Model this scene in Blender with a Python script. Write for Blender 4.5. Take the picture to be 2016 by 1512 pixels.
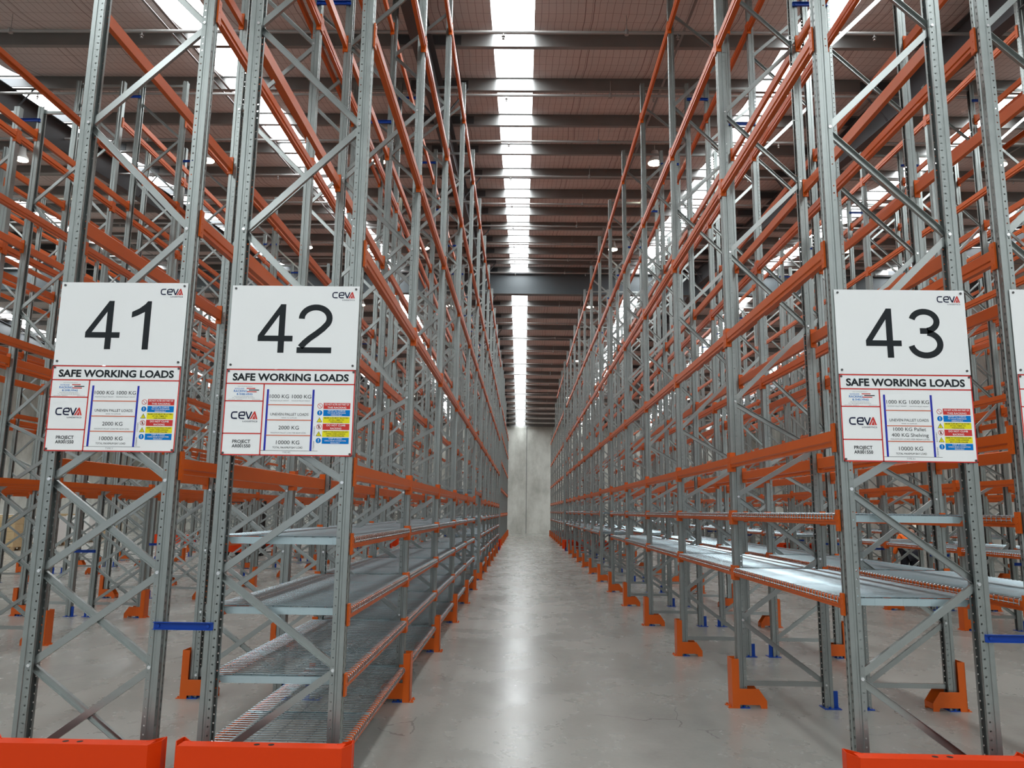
import bpy, math, random
from mathutils import Vector, Matrix

# ------------------------------------------------------------------ setup
for o in list(bpy.data.objects):
    bpy.data.objects.remove(o, do_unlink=True)
SC = bpy.context.scene
COL = SC.collection
random.seed(7)

# ------------------------------------------------------------------ camera
CAM_H = 1.7
F_PX, PITCH, YAW, ROLL = 1510.43, 0.1643, 0.0158, 0.0131
def cam_axes():
    cy, sy = math.cos(YAW), math.sin(YAW)
    f = Vector((-sy * math.cos(PITCH), cy * math.cos(PITCH), math.sin(PITCH)))
    r = Vector((cy, sy, 0)); u = r.cross(f)
    c, s = math.cos(ROLL), math.sin(ROLL)
    return c * r + s * u, -s * r + c * u, f
CR, CU, CF = cam_axes()
cam_data = bpy.data.cameras.new('camera')
cam = bpy.data.objects.new('camera', cam_data)
COL.objects.link(cam)
cam_data.sensor_fit = 'HORIZONTAL'; cam_data.sensor_width = 36.0
cam_data.lens = F_PX / 2016 * 36.0
cam_data.clip_start = 0.05; cam_data.clip_end = 300
cam.matrix_world = Matrix(((CR.x, CU.x, -CF.x, 0), (CR.y, CU.y, -CF.y, 0), (CR.z, CU.z, -CF.z, CAM_H), (0, 0, 0, 1)))
SC.camera = cam
def proj(x, y, z):
    d = Vector((x, y, z - CAM_H)); w = d.dot(CF)
    if w < 0.1: return None
    return 1008 + F_PX * d.dot(CR) / w, 756 - F_PX * d.dot(CU) / w
def in_view(pts, m=160):
    q = [p for p in (proj(*p) for p in pts) if p]
    if not q: return False
    xs = [p[0] for p in q]; ys = [p[1] for p in q]
    return max(xs) > -m and min(xs) < 2016 + m and max(ys) > -m and min(ys) < 1512 + m

# ------------------------------------------------------------------ light and exposure
SC.view_settings.view_transform = 'Standard'
SC.view_settings.look = 'None'
SC.view_settings.gamma = 1.0
SC.view_settings.use_curve_mapping = False
SC.view_settings.exposure = 0.0
world = bpy.data.worlds.new('world'); SC.world = world; world.use_nodes = True
wn = world.node_tree.nodes; wn.clear()
wo = wn.new('ShaderNodeOutputWorld'); wb = wn.new('ShaderNodeBackground')
wb.inputs[0].default_value = (0.86, 0.93, 1.0, 1); wb.inputs[1].default_value = 0.70   # overcast sky through the open dock side behind the camera
world.node_tree.links.new(wb.outputs[0], wo.inputs[0])
SKYLIGHT = 15.0
LAMP = 22.0

# ------------------------------------------------------------------ materials
def S(hexs):
    h = hexs.lstrip('#'); v = [int(h[i:i + 2], 16) / 255 for i in (0, 2, 4)]
    return tuple((c / 12.92 if c <= 0.04045 else ((c + 0.055) / 1.055) ** 2.4) for c in v) + (1,)
def mat(name, col, rough=0.5, metal=0.0, spec=0.5, coat=0.0, var=0.0, vscale=6.0, rvar=0.0, bump=0.0):
    m = bpy.data.materials.new(name); m.use_nodes = True
    nt = m.node_tree; b = nt.nodes['Principled BSDF']
    b.inputs['Base Color'].default_value = col; b.inputs['Roughness'].default_value = rough
    b.inputs['Metallic'].default_value = metal; b.inputs['Specular IOR Level'].default_value = spec
    b.inputs['Coat Weight'].default_value = coat
    if var or rvar or bump:
        tc = nt.nodes.new('ShaderNodeTexCoord'); nz = nt.nodes.new('ShaderNodeTexNoise')
        nz.inputs['Scale'].default_value = vscale; nz.inputs['Detail'].default_value = 4
        nt.links.new(tc.outputs['Object'], nz.inputs['Vector'])
        if var:
            mx = nt.nodes.new('ShaderNodeMix'); mx.data_type = 'RGBA'
            mx.inputs['A'].default_value = tuple(c * (1 - var) for c in col[:3]) + (1,)
            mx.inputs['B'].default_value = tuple(min(1, c * (1 + var)) for c in col[:3]) + (1,)
            nt.links.new(nz.outputs['Fac'], mx.inputs['Factor'])
            nt.links.new(mx.outputs['Result'], b.inputs['Base Color'])
        if rvar:
            mr = nt.nodes.new('ShaderNodeMapRange')
            mr.inputs['To Min'].default_value = rough - rvar; mr.inputs['To Max'].default_value = rough + rvar
            nt.links.new(nz.outputs['Fac'], mr.inputs['Value']); nt.links.new(mr.outputs['Result'], b.inputs['Roughness'])
        if bump:
            bp = nt.nodes.new('ShaderNodeBump'); bp.inputs['Strength'].default_value = bump; bp.inputs['Distance'].default_value = 0.01
            nt.links.new(nz.outputs['Fac'], bp.inputs['Height']); nt.links.new(bp.outputs['Normal'], b.inputs['Normal'])
    return m
def emis(name, col, strength):
    m = bpy.data.materials.new(name); m.use_nodes = True; nt = m.node_tree; nt.nodes.clear()
    o = nt.nodes.new('ShaderNodeOutputMaterial'); e = nt.nodes.new('ShaderNodeEmission')
    e.inputs[0].default_value = col; e.inputs[1].default_value = strength
    nt.links.new(e.outputs[0], o.inputs[0]); return m

def M_(nt, op, a, b=None, c=None):
    n = nt.nodes.new('ShaderNodeMath'); n.operation = op
    for i, v in enumerate((a, b, c)):
        if v is None: continue
        if isinstance(v, (int, float)): n.inputs[i].default_value = v
        else: nt.links.new(v, n.inputs[i])
    return n.outputs[0]

STEEL = mat('galvanised_steel', (0.29, 0.318, 0.308, 1), 0.36, 0.8, var=0.14, vscale=9, rvar=0.08)
BRACE = mat('galvanised_brace_steel', (0.34, 0.365, 0.355, 1), 0.30, 0.85, var=0.08, vscale=4, rvar=0.04)
WIRE = mat('zinc_wire', (0.37, 0.45, 0.48, 1), 0.26, 0.85)
ORANGE = mat('orange_paint', (0.53, 0.090, 0.006, 1), 0.36, 0, 0.35, var=0.06, vscale=4)
REDOR = mat('orange_red_paint', (0.62, 0.042, 0.003, 1), 0.42, 0, 0.2)
BLUE = mat('blue_paint', (0.003, 0.045, 0.30, 1), 0.42, 0, 0.3)
BOLT = mat('bright_bolt', (0.75, 0.77, 0.78, 1), 0.25, 0.9)
DARK = mat('dark_roof_steel', (0.055, 0.060, 0.066, 1), 0.5)
BEAMGREY = mat('blue_grey_girder_paint', (0.105, 0.125, 0.135, 1), 0.45)
PURLIN = mat('purlin_galvanised', (0.25, 0.25, 0.245, 1), 0.42, 0.6, var=0.12, vscale=3)
PIPE = mat('sprinkler_pipe_steel', (0.33, 0.32, 0.31, 1), 0.45, 0.4)
SIGN = mat('sign_white', (0.78, 0.80, 0.80, 1), 0.4)
INK = mat('sign_black', (0.018, 0.022, 0.025, 1), 0.5, 0, 0.12)
NAVY = mat('logo_navy', (0.012, 0.016, 0.05, 1), 0.5, 0, 0.12)
SRED = mat('sign_red', (0.55, 0.045, 0.04, 1), 0.5, 0, 0.12)
SBLUE = mat('sign_upright_blue', (0.03, 0.04, 0.36, 1), 0.5, 0, 0.12)
SORG = mat('sign_beam_orange', (0.60, 0.17, 0.10, 1), 0.5, 0, 0.12)
SCYAN = mat('sign_mandatory_blue', (0.0, 0.17, 0.52, 1), 0.5, 0, 0.12)
SYEL = mat('sign_warning_yellow', (0.75, 0.68, 0.02, 1), 0.5, 0, 0.12)
SGREY = mat('sign_grey_print', (0.22, 0.23, 0.24, 1), 0.5)
HIVIS = mat('hi_vis_orange_cloth', (1.0, 0.17, 0.01, 1), 0.8, bump=0.4, vscale=14)
NAVYCLOTH = mat('navy_work_cloth', (0.006, 0.007, 0.014, 1), 0.85)
SKIN = mat('skin', (0.42, 0.22, 0.15, 1), 0.55)
HAT = mat('white_hard_hat', (0.80, 0.78, 0.64, 1), 0.3)
BOOT = mat('boot_leather', (0.05, 0.03, 0.02, 1), 0.6)
HAIR = mat('dark_hair', (0.02, 0.014, 0.01, 1), 0.7)
CARD = mat('carton_board', (0.45, 0.33, 0.18, 1), 0.75, var=0.2, vscale=3)
WOOD = mat('pallet_wood', (0.35, 0.24, 0.13, 1), 0.75, var=0.2, vscale=5)
WRAP = mat('stretch_wrap_white', (0.72, 0.72, 0.70, 1), 0.35)
BLACKP = mat('black_plastic', (0.01, 0.01, 0.011, 1), 0.5)
LAMPHOUSE = mat('lamp_housing', (0.55, 0.55, 0.53, 1), 0.4, 0.3)
LAMPGLOW = emis('lamp_glow', (1.0, 0.90, 0.72, 1), LAMP)
SKYL = emis('translucent_roof_sheet', (0.93, 0.98, 1.0, 1), SKYLIGHT)

def upright_material():
    """galvanised steel with the real punched holes of the rack upright (pitch 50 mm)"""
    m = mat('galvanised_upright_punched', (0.29, 0.318, 0.308, 1), 0.36, 0.8, var=0.14, vscale=9, rvar=0.08)
    nt = m.node_tree; b = nt.nodes['Principled BSDF']; out = nt.nodes['Material Output']
    tc = nt.nodes.new('ShaderNodeTexCoord'); sp = nt.nodes.new('ShaderNodeSeparateXYZ')
    nt.links.new(tc.outputs['Object'], sp.inputs[0])
    ax = M_(nt, 'ABSOLUTE', sp.outputs[0]); y = sp.outputs[1]; z = sp.outputs[2]
    def cell(off):   # distance to the nearest hole centre along z
        t = M_(nt, 'FRACT', M_(nt, 'ADD', M_(nt, 'DIVIDE', z, 0.05), off))
        return M_(nt, 'MULTIPLY', M_(nt, 'ABSOLUTE', M_(nt, 'SUBTRACT', t, 0.5)), 0.05)
    # round holes on the two sides (x about 0.058 from the slotted face)
    dx = M_(nt, 'SUBTRACT', ax, 0.060); dz = cell(0.0)
    d2 = M_(nt, 'ADD', M_(nt, 'MULTIPLY', dx, dx), M_(nt, 'MULTIPLY', dz, dz))
    side = M_(nt, 'LESS_THAN', d2, 0.0052 ** 2)
    # two columns of slots on the slotted face, half a pitch apart
    onface = M_(nt, 'LESS_THAN', ax, 0.004)
    a = M_(nt, 'MULTIPLY', M_(nt, 'LESS_THAN', M_(nt, 'ABSOLUTE', M_(nt, 'SUBTRACT', y, 0.016)), 0.0055), M_(nt, 'LESS_THAN', cell(0.0), 0.0085))
    c = M_(nt, 'MULTIPLY', M_(nt, 'LESS_THAN', M_(nt, 'ABSOLUTE', M_(nt, 'SUBTRACT', y, 0.069)), 0.0055), M_(nt, 'LESS_THAN', cell(0.5), 0.0085))
    face = M_(nt, 'MULTIPLY', onface, M_(nt, 'MAXIMUM', a, c))
    mask = M_(nt, 'MAXIMUM', side, face)
    tr = nt.nodes.new('ShaderNodeBsdfTransparent'); mx = nt.nodes.new('ShaderNodeMixShader')
    nt.links.new(mask, mx.inputs[0]); nt.links.new(b.outputs[0], mx.inputs[1]); nt.links.new(tr.outputs[0], mx.inputs[2])
    nt.links.new(mx.outputs[0], out.inputs[0])
    return m
PUNCHED = upright_material()

def floor_material():
    m = bpy.data.materials.new('polished_concrete'); m.use_nodes = True; nt = m.node_tree; b = nt.nodes['Principled BSDF']
    tc = nt.nodes.new('ShaderNodeTexCoord')
    def noise(scale, detail=5, rough=0.6, stretch=None, dist=0.0):
        n = nt.nodes.new('ShaderNodeTexNoise'); n.inputs['Scale'].default_value = scale
        n.inputs['Detail'].default_value = detail; n.inputs['Roughness'].default_value = rough; n.inputs['Distortion'].default_value = dist
        if stretch:
            mp = nt.nodes.new('ShaderNodeMapping'); mp.inputs['Scale'].default_value = stretch
            nt.links.new(tc.outputs['Object'], mp.inputs[0]); nt.links.new(mp.outputs[0], n.inputs[0])
        else: nt.links.new(tc.outputs['Object'], n.inputs[0])
        return n.outputs['Fac']
    big = noise(0.55, 6, 0.62); mid = noise(1.6, 5, 0.6, (1.0, 0.7, 1), 0.3); fine = noise(26, 4, 0.6)
    f = M_(nt, 'ADD', M_(nt, 'ADD', M_(nt, 'MULTIPLY', big, 0.5), M_(nt, 'MULTIPLY', mid, 0.38)), M_(nt, 'MULTIPLY', fine, 0.12))
    cr = nt.nodes.new('ShaderNodeValToRGB'); nt.links.new(f, cr.inputs[0])
    e = cr.color_ramp.elements
    e[0].position = 0.36; e[0].color = (0.205, 0.202, 0.182, 1)
    e[1].position = 0.66; e[1].color = (0.305, 0.302, 0.275, 1)
    e2 = cr.color_ramp.elements.new(0.5); e2.color = (0.25, 0.247, 0.223, 1)
    # hairline cracks
    vo = nt.nodes.new('ShaderNodeTexVoronoi'); vo.feature = 'DISTANCE_TO_EDGE'; vo.inputs['Scale'].default_value = 0.55
    wv = nt.nodes.new('ShaderNodeTexNoise'); wv.inputs['Scale'].default_value = 1.7; wv.inputs['Detail'].default_value = 6
    nt.links.new(tc.outputs['Object'], wv.inputs[0])
    va = nt.nodes.new('ShaderNodeVectorMath'); va.operation = 'ADD'
    vs_ = nt.nodes.new('ShaderNodeVectorMath'); vs_.operation = 'SCALE'; vs_.inputs['Scale'].default_value = 0.35; nt.links.new(wv.outputs['Color'], vs_.inputs[0])
    nt.links.new(tc.outputs['Object'], va.inputs[0]); nt.links.new(vs_.outputs[0], va.inputs[1]); nt.links.new(va.outputs[0], vo.inputs['Vector'])
    crack = M_(nt, 'LESS_THAN', vo.outputs['Distance'], 0.0022)
    keep = M_(nt, 'GREATER_THAN', noise(0.8, 2), 0.54)
    ck = M_(nt, 'MULTIPLY', M_(nt, 'MULTIPLY', crack, keep), 0.45)
    mx = nt.nodes.new('ShaderNodeMix'); mx.data_type = 'RGBA'
    nt.links.new(ck, mx.inputs['Factor']); nt.links.new(cr.outputs[0], mx.inputs['A']); mx.inputs['B'].default_value = (0.06, 0.058, 0.05, 1)
    nt.links.new(mx.outputs['Result'], b.inputs['Base Color'])
    r = M_(nt, 'ADD', M_(nt, 'MULTIPLY', mid, 0.14), M_(nt, 'ADD', M_(nt, 'MULTIPLY', big, 0.12), 0.14))
    nt.links.new(r, b.inputs['Roughness']); b.inputs['Specular IOR Level'].default_value = 0.5
    bp = nt.nodes.new('ShaderNodeBump'); bp.inputs['Strength'].default_value = 0.03; bp.inputs['Distance'].default_value = 0.02
    nt.links.new(mid, bp.inputs['Height']); nt.links.new(bp.outputs[0], b.inputs['Normal'])
    return m
FLOOR = floor_material()

def ceiling_material():
    """roof blanket held up by safety mesh: a grid of wires 116 mm by 280 mm with doubled laps"""
    m = mat('roof_blanket', (0.58, 0.525, 0.505, 1), 0.6, var=0.10, vscale=1.2)
    nt = m.node_tree; b = nt.nodes['Principled BSDF']; src = b.inputs['Base Color'].links[0].from_socket
    tc = nt.nodes.new('ShaderNodeTexCoord'); sp = nt.nodes.new('ShaderNodeSeparateXYZ'); nt.links.new(tc.outputs['Object'], sp.inputs[0])
    nz = nt.nodes.new('ShaderNodeTexNoise'); nz.inputs['Scale'].default_value = 0.9; nt.links.new(tc.outputs['Object'], nz.inputs[0])
    wob = M_(nt, 'MULTIPLY', M_(nt, 'SUBTRACT', nz.outputs['Fac'], 0.5), 0.12)
    def line(v, pitch, w):
        t = M_(nt, 'FRACT', M_(nt, 'DIVIDE', M_(nt, 'ADD', v, 100.0), pitch))
        return M_(nt, 'LESS_THAN', t, w / pitch)
    x = M_(nt, 'ADD', sp.outputs[0], wob); y = M_(nt, 'ADD', sp.outputs[1], wob)
    g = M_(nt, 'MAXIMUM', line(x, 0.116, 0.007), line(y, 0.28, 0.008))
    g = M_(nt, 'MAXIMUM', g, M_(nt, 'MAXIMUM', line(x, 1.16, 0.016), line(M_(nt, 'ADD', x, 1.02), 1.16, 0.016)))
    mx = nt.nodes.new('ShaderNodeMix'); mx.data_type = 'RGBA'
    nt.links.new(M_(nt, 'MULTIPLY', g, 0.72), mx.inputs['Factor']); nt.links.new(src, mx.inputs['A']); mx.inputs['B'].default_value = (0.12, 0.06, 0.05, 1)
    nt.links.new(mx.outputs['Result'], b.inputs['Base Color'])
    return m
CEIL = ceiling_material()

def wall_material():
    m = bpy.data.materials.new('tilt_up_concrete'); m.use_nodes = True; nt = m.node_tree; b = nt.nodes['Principled BSDF']
    tc = nt.nodes.new('ShaderNodeTexCoord')
    n1 = nt.nodes.new('ShaderNodeTexNoise'); n1.inputs['Scale'].default_value = 0.5; n1.inputs['Detail'].default_value = 8; n1.inputs['Roughness'].default_value = 0.65
    mp = nt.nodes.new('ShaderNodeMapping'); mp.inputs['Scale'].default_value = (1.5, 1.5, 0.8)
    nt.links.new(tc.outputs['Object'], mp.inputs[0]); nt.links.new(mp.outputs[0], n1.inputs[0])
    cr = nt.nodes.new('ShaderNodeValToRGB'); nt.links.new(n1.outputs['Fac'], cr.inputs[0])
    e = cr.color_ramp.elements
    e[0].position = 0.33; e[0].color = (0.36, 0.36, 0.32, 1); e[1].position = 0.62; e[1].color = (0.62, 0.63, 0.58, 1)
    nt.links.new(cr.outputs[0], b.inputs['Base Color']); b.inputs['Roughness'].default_value = 0.75
    return m
WALL = wall_material()

# ------------------------------------------------------------------ mesh helpers
class MB:
    def __init__(self): self.v = []; self.f = []; self.m = []
    def add(self, vs, fs, mi=0):
        o = len(self.v); self.v += [tuple(p) for p in vs]
        for f in fs: self.f.append(tuple(i + o for i in f)); self.m.append(mi)
        return self
    def box(self, x0, x1, y0, y1, z0, z1, mi=0):
        return self.add([(x0, y0, z0), (x1, y0, z0), (x1, y1, z0), (x0, y1, z0), (x0, y0, z1), (x1, y0, z1), (x1, y1, z1), (x0, y1, z1)],
                        [(0, 3, 2, 1), (4, 5, 6, 7), (0, 1, 5, 4), (1, 2, 6, 5), (2, 3, 7, 6), (3, 0, 4, 7)], mi)
    def sweep(self, prof, a, b, ex, ey, mi=0, cap=True):
        """extrude the 2D profile (list of (p,q)) from a to b; p runs along ex, q along ey"""
        a, b, ex, ey = Vector(a), Vector(b), Vector(ex), Vector(ey); n = len(prof)
        vs = [a + ex * p + ey * q for p, q in prof] + [b + ex * p + ey * q for p, q in prof]
        fs = [(i, (i + 1) % n, n + (i + 1) % n, n + i) for i in range(n)]
        if cap: fs += [tuple(range(n - 1, -1, -1)), tuple(range(n, 2 * n))]
        return self.add(vs, fs, mi)
    def tube(self, pts, r, n=6, mi=0, cap=True):
        pts = [Vector(p) for p in pts]; rings = []
        for i, p in enumerate(pts):
            t = (pts[min(i + 1, len(pts) - 1)] - pts[max(i - 1, 0)]).normalized()
            up = Vector((0, 0, 1)) if abs(t.z) < 0.9 else Vector((0, 1, 0))
            s = t.cross(up).normalized(); q = s.cross(t)
            rr = r[i] if isinstance(r, (list, tuple)) else r
            rings.append([p + (s * math.cos(2 * math.pi * k / n) + q * math.sin(2 * math.pi * k / n)) * rr for k in range(n)])
        vs = [p for rg in rings for p in rg]
        fs = [(i * n + k, i * n + (k + 1) % n, (i + 1) * n + (k + 1) % n, (i + 1) * n + k) for i in range(len(pts) - 1) for k in range(n)]
        if cap: fs += [tuple(range(n - 1, -1, -1)), tuple((len(pts) - 1) * n + k for k in range(n))]
        return self.add(vs, fs, mi)
    def ellipsoid(self, c, r, nu=14, nv=9, mi=0, zmin=-1.0):
        vs = []; fs = []
        t0 = math.asin(max(-1, zmin))
        for j in range(nv + 1):
            t = t0 + (math.pi / 2 - t0) * j / nv
            for i in range(nu):
                a = 2 * math.pi * i / nu
                vs.append((c[0] + r[0] * math.cos(t) * math.cos(a), c[1] + r[1] * math.cos(t) * math.sin(a), c[2] + r[2] * math.sin(t)))
        fs = [(j * nu + i, j * nu + (i + 1) % nu, (j + 1) * nu + (i + 1) % nu, (j + 1) * nu + i) for j in range(nv) for i in range(nu)]
        fs.append(tuple(range(nu - 1, -1, -1)))
        return self.add(vs, fs, mi)
    def join(self, other, mi=None):
        o = len(self.v); self.v += other.v
        for f, m in zip(other.f, other.m): self.f.append(tuple(i + o for i in f)); self.m.append(m if mi is None else mi)
        return self
    def mesh(self, name, mats, smooth=False):
        me = bpy.data.meshes.new(name); me.from_pydata(self.v, [], self.f)
        for m in (mats if isinstance(mats, (list, tuple)) else [mats]): me.materials.append(m)
        me.polygons.foreach_set('material_index', self.m)
        if smooth: me.polygons.foreach_set('use_smooth', [True] * len(self.f))
        me.update(); return me
def link(name, me, loc=(0, 0, 0), rotz=0.0, parent=None):
    o = bpy.data.objects.new(name, me); o.location = loc; o.rotation_euler = (0, 0, rotz)
    COL.objects.link(o)
    if parent: o.parent = parent
    return o
def tag(o, label, cat, group=None, kind=None):
    o['label'] = label; o['category'] = cat
    if group: o['group'] = group
    if kind: o['kind'] = kind
    return o
def struct(name, me, label=None, parent=None):
    o = link(name, me, parent=parent)
    if not parent: o['kind'] = 'structure'
    if label: o['label'] = label
    return o

# ------------------------------------------------------------------ the building
YR = 30.5                                  # ridge
X0, X1, YB, YW = -30.0, 18.5, -24.0, 61.0   # side walls, open dock side, far wall
def roof_z(y):                             # underside of the purlins
    return CAM_H + 6.6 + 0.1 * (YR - abs(y - YR))
struct('floor', MB().box(X0, X1, YB, YW + .2, -0.2, 0.0).mesh('floor', FLOOR))
w = struct('wall_back', MB().box(X0, X1, YW, YW + .2, -0.2, roof_z(YW) + .4).mesh('wall_back', WALL))
jm = MB()
for x in (-27.2, -18.05, -8.9, 0.27, 9.4): jm.box(x - .018, x + .018, YW - .004, YW + .05, 0, roof_z(YW) + .3)
struct('panel_joint', jm.mesh('panel_joint', DARK), parent=w)
struct('wall_left', MB().box(X0 - .2, X0, YB, YW + .2, -.2, 12).mesh('wall_left', WALL))
struct('wall_right', MB().box(X1, X1 + .2, YB, YW + .2, -.2, 12).mesh('wall_right', WALL))

pur_y = sorted([11.93 + 1.662 * k for k in range(-21, 12)])
pur_y += [2 * YR - y for y in pur_y if 2 * YR - y < YW - .1]
pur_y = sorted(set(round(y, 3) for y in pur_y))
SKY_C = [-25.6, -20.5, -15.4, -10.15, -5.5, -0.24, 4.78, 9.8, 14.9]
SKY_W = 0.35
# blanket sags between purlins, sky-lights lie flat
xs = [X0]
for c in SKY_C: xs += [c - SKY_W, c + SKY_W]
xs.append(X1)
def sag_profile():
    ys = [YB] + pur_y + [YW]; pts = []
    for a, b in zip(ys, ys[1:]):
        for i in range(6):
            t = i / 6; y = a + (b - a) * t
            pts.append((y, roof_z(y) + .25 - (0.10 * 4 * t * (1 - t) if b - a > 1 else 0)))
    pts.append((YW, roof_z(YW) + .25)); return pts
SP = sag_profile()
cm = MB()
for xa, xb in zip(xs[0::2], xs[1::2]):
    n = len(SP)
    vs = [(xa, y, z) for y, z in SP] + [(xb, y, z) for y, z in SP] + [(xa, y, z + .12) for y, z in SP] + [(xb, y, z + .12) for y, z in SP]
    fs = [(i, i + 1, n + i + 1, n + i) for i in range(n - 1)] + [(2 * n + i, 3 * n + i, 3 * n + i + 1, 2 * n + i + 1) for i in range(n - 1)]
    fs += [(i, 2 * n + i, 2 * n + i + 1, i + 1) for i in range(n - 1)] + [(n + i, n + i + 1, 3 * n + i + 1, 3 * n + i) for i in range(n - 1)]
    cm.add(vs, fs)
struct('ceiling', cm.mesh('ceiling', CEIL, smooth=False))
for i, c in enumerate(SKY_C):
    sm = MB()
    for ya, yb in ((YB, YR), (YR, YW)):
        za, zb = roof_z(ya) + .27, roof_z(yb) + .27
        sm.add([(c - SKY_W, ya, za), (c - SKY_W, yb, zb), (c + SKY_W, yb, zb), (c + SKY_W, ya, za)], [(0, 1, 2, 3)])
    struct('window_%d' % (i + 1), sm.mesh('window', SKYL), 'long translucent roof light strip glowing with daylight')
# purlins: Z sections across the whole width
pm = MB()
zp = [(-.045, .25), (.004, .25), (.004, .006), (.075, .006), (.075, .022), (.079, .022), (.079, 0), (-.004, 0), (-.004, .244), (-.045, .244)]
for y in pur_y:
    sgn = 1 if y < YR else -1
    pm.sweep([(p * sgn, q) for p, q in zp], (X0, y, roof_z(y)), (X1, y, roof_z(y)), (0, 1, 0), (0, 0, 1))
struct('trim_1', pm.mesh('purlins', PURLIN), 'grey steel purlins running across under the roof')
# rafters along the slope
def isec(d, w, t): return [(-w/2, 0), (w/2, 0), (w/2, t), (t/2, t), (t/2, d - t), (w/2, d - t), (w/2, d), (-w/2, d), (-w/2, d - t), (-t/2, d - t), (-t/2, t), (-w/2, t)]
RAFT_X = [-26.1, -17.8, -10.05, -1.68, 6.9, 15.3]
n = 2
for x in RAFT_X:
    rm = MB(); d = 0.62
    for ya, yb in ((YB, YR), (YR, YW)):
        rm.sweep(isec(d, .2, .014), (x, ya, roof_z(ya) - d), (x, yb, roof_z(yb) - d), (1, 0, 0), (0, 0, 1))
    for y in pur_y[4::3]:                      # fly braces and lap cleats
        for s in (-1, 1):
            rm.tube([(x + s * .08, y, roof_z(y) - d + .03), (x + s * .55, y, roof_z(y) + .04)], .02, 4)
    struct('trim_%d' % n, rm.mesh('rafter', DARK), 'dark steel roof rafter'); n += 1
lap = MB()
for x in RAFT_X:
    for y in pur_y: lap.box(x - .55, x + .55, y - .008 - .004, y + .012, roof_z(y) + .03, roof_z(y) + .2)
struct('trim_%d' % n, lap.mesh('purlin_laps', DARK), 'dark lapped purlin joints over the rafters'); n += 1
rb = MB().sweep(isec(.86, .3, .02), (X0, 29.95, CAM_H + 8.62), (X1, 29.95, CAM_H + 8.62), (0, 1, 0), (0, 0, 1))
struct('trim_%d' % n, rb.mesh('ridge_girder', BEAMGREY), 'deep blue grey girder crossing below the ridge'); n += 1
for x in (-14.0, -5.9, -5.74, 2.54, 11.1):
    bm_ = MB()
    for ya, yb in ((YB, YR), (YR, YW)):
        bm_.sweep([(-.022, 0), (.022, 0), (.022, .006), (-.022, .006)], (x, ya, roof_z(ya) - .012), (x, yb, roof_z(yb) - .012), (1, 0, 0), (0, 0, 1))
    struct('trim_%d' % n, bm_.mesh('purlin_bridging', PURLIN), 'thin purlin bridging strip along the roof slope'); n += 1

ORD = ['zeroth', 'first', 'second', 'third', 'fourth', 'fifth', 'sixth', 'seventh', 'eighth', 'ninth', 'tenth', 'eleventh', 'twelfth', 'thirteenth', 'fourteenth', 'fifteenth', 'sixteenth', 'seventeenth', 'eighteenth', 'nineteenth', 'twentieth', 'twenty-first', 'twenty-second', 'twenty-third', 'twenty-fourth', 'twenty-fifth']

# sprinkler pipes with pendent heads
head = MB().tube([(0, 0, 0), (0, 0, -.05)], .012, 6).tube([(0, 0, -.05), (0, 0, -.055)], .03, 8).tube([(0, 0, -.055), (0, 0, -.09)], .008, 6).tube([(0, 0, -.09), (0, 0, -.095)], .022, 8).mesh('sprinkler_head', PIPE)
py = [10.98 + 2.24 * k for k in range(0, 20) if 10.98 + 2.24 * k < 58 and abs(10.98 + 2.24 * k - 29.95) > .4]
for i, y in enumerate(py):
    z = roof_z(y) - .28
    pmh = MB().tube([(X0, y, 0), (X1, y, 0)], .026, 8)
    for x in (-20, -14, -8.2, -2.6, 1.55, 7.6, 13.6): pmh.tube([(x, y, -.04), (x, y, .04)], .036, 8).tube([(x, y, 0), (x, y, .3)], .006, 4)
    o = link('sprinkler_pipe', pmh.mesh('sprinkler_pipe', PIPE), (0, 0, z))
    tag(o, 'thin grey sprinkler pipe across the roof, %s from the front' % ORD[i + 1], 'pipe', 'sprinkler pipes under the roof')
    if y < 36:
        for x in (-12.4, -9.2, -6.1, -3.4, -.38, 2.35, 5.4, 8.6, 11.8): link('sprinkler_head', head, (x, y, -.02), parent=o)

# high-bay lamps
lh = MB().tube([(0, 0, .28), (0, 0, .12), (0, 0, .03), (0, 0, 0)], [.08, .10, .16, .17], 20).tube([(0, 0, .28), (0, 0, .43)], .008, 5)
lh_me = lh.mesh('lamp_housing', LAMPHOUSE, True); ll_me = MB().tube([(0, 0, .002), (0, 0, -.012)], .15, 20).mesh('lamp_lens', LAMPGLOW)
LX = {-11.55: 'far left', -7.26: 'left', -3.35: 'left of the middle rooflight', 2.9: 'right of the middle rooflight', 6.9: 'right', 10.6: 'far right'}
for j, y in enumerate((16.3, 24.4, 33.0, 41.2, 49.4)):
    for x in LX:
        if x in (6.9,) and j == 0: continue
        z = roof_z(y) - .42
        o = bpy.data.objects.new('high_bay_lamp', None); COL.objects.link(o); o.location = (x, y, z - .02)
        tag(o, 'glowing high bay lamp, %s row from the front, %s' % (ORD[j + 1], LX[x]), 'lamp', 'high bay lamps under the roof')
        link('housing', lh_me, parent=o); link('lens', ll_me, parent=o)

# ------------------------------------------------------------------ racking
BAY = 2.485; YF = 4.76; PD = 0.085; FD = 0.84; H_TOP = 9.0
def fy(k): return YF + BAY * k            # front plane of frame k
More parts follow.
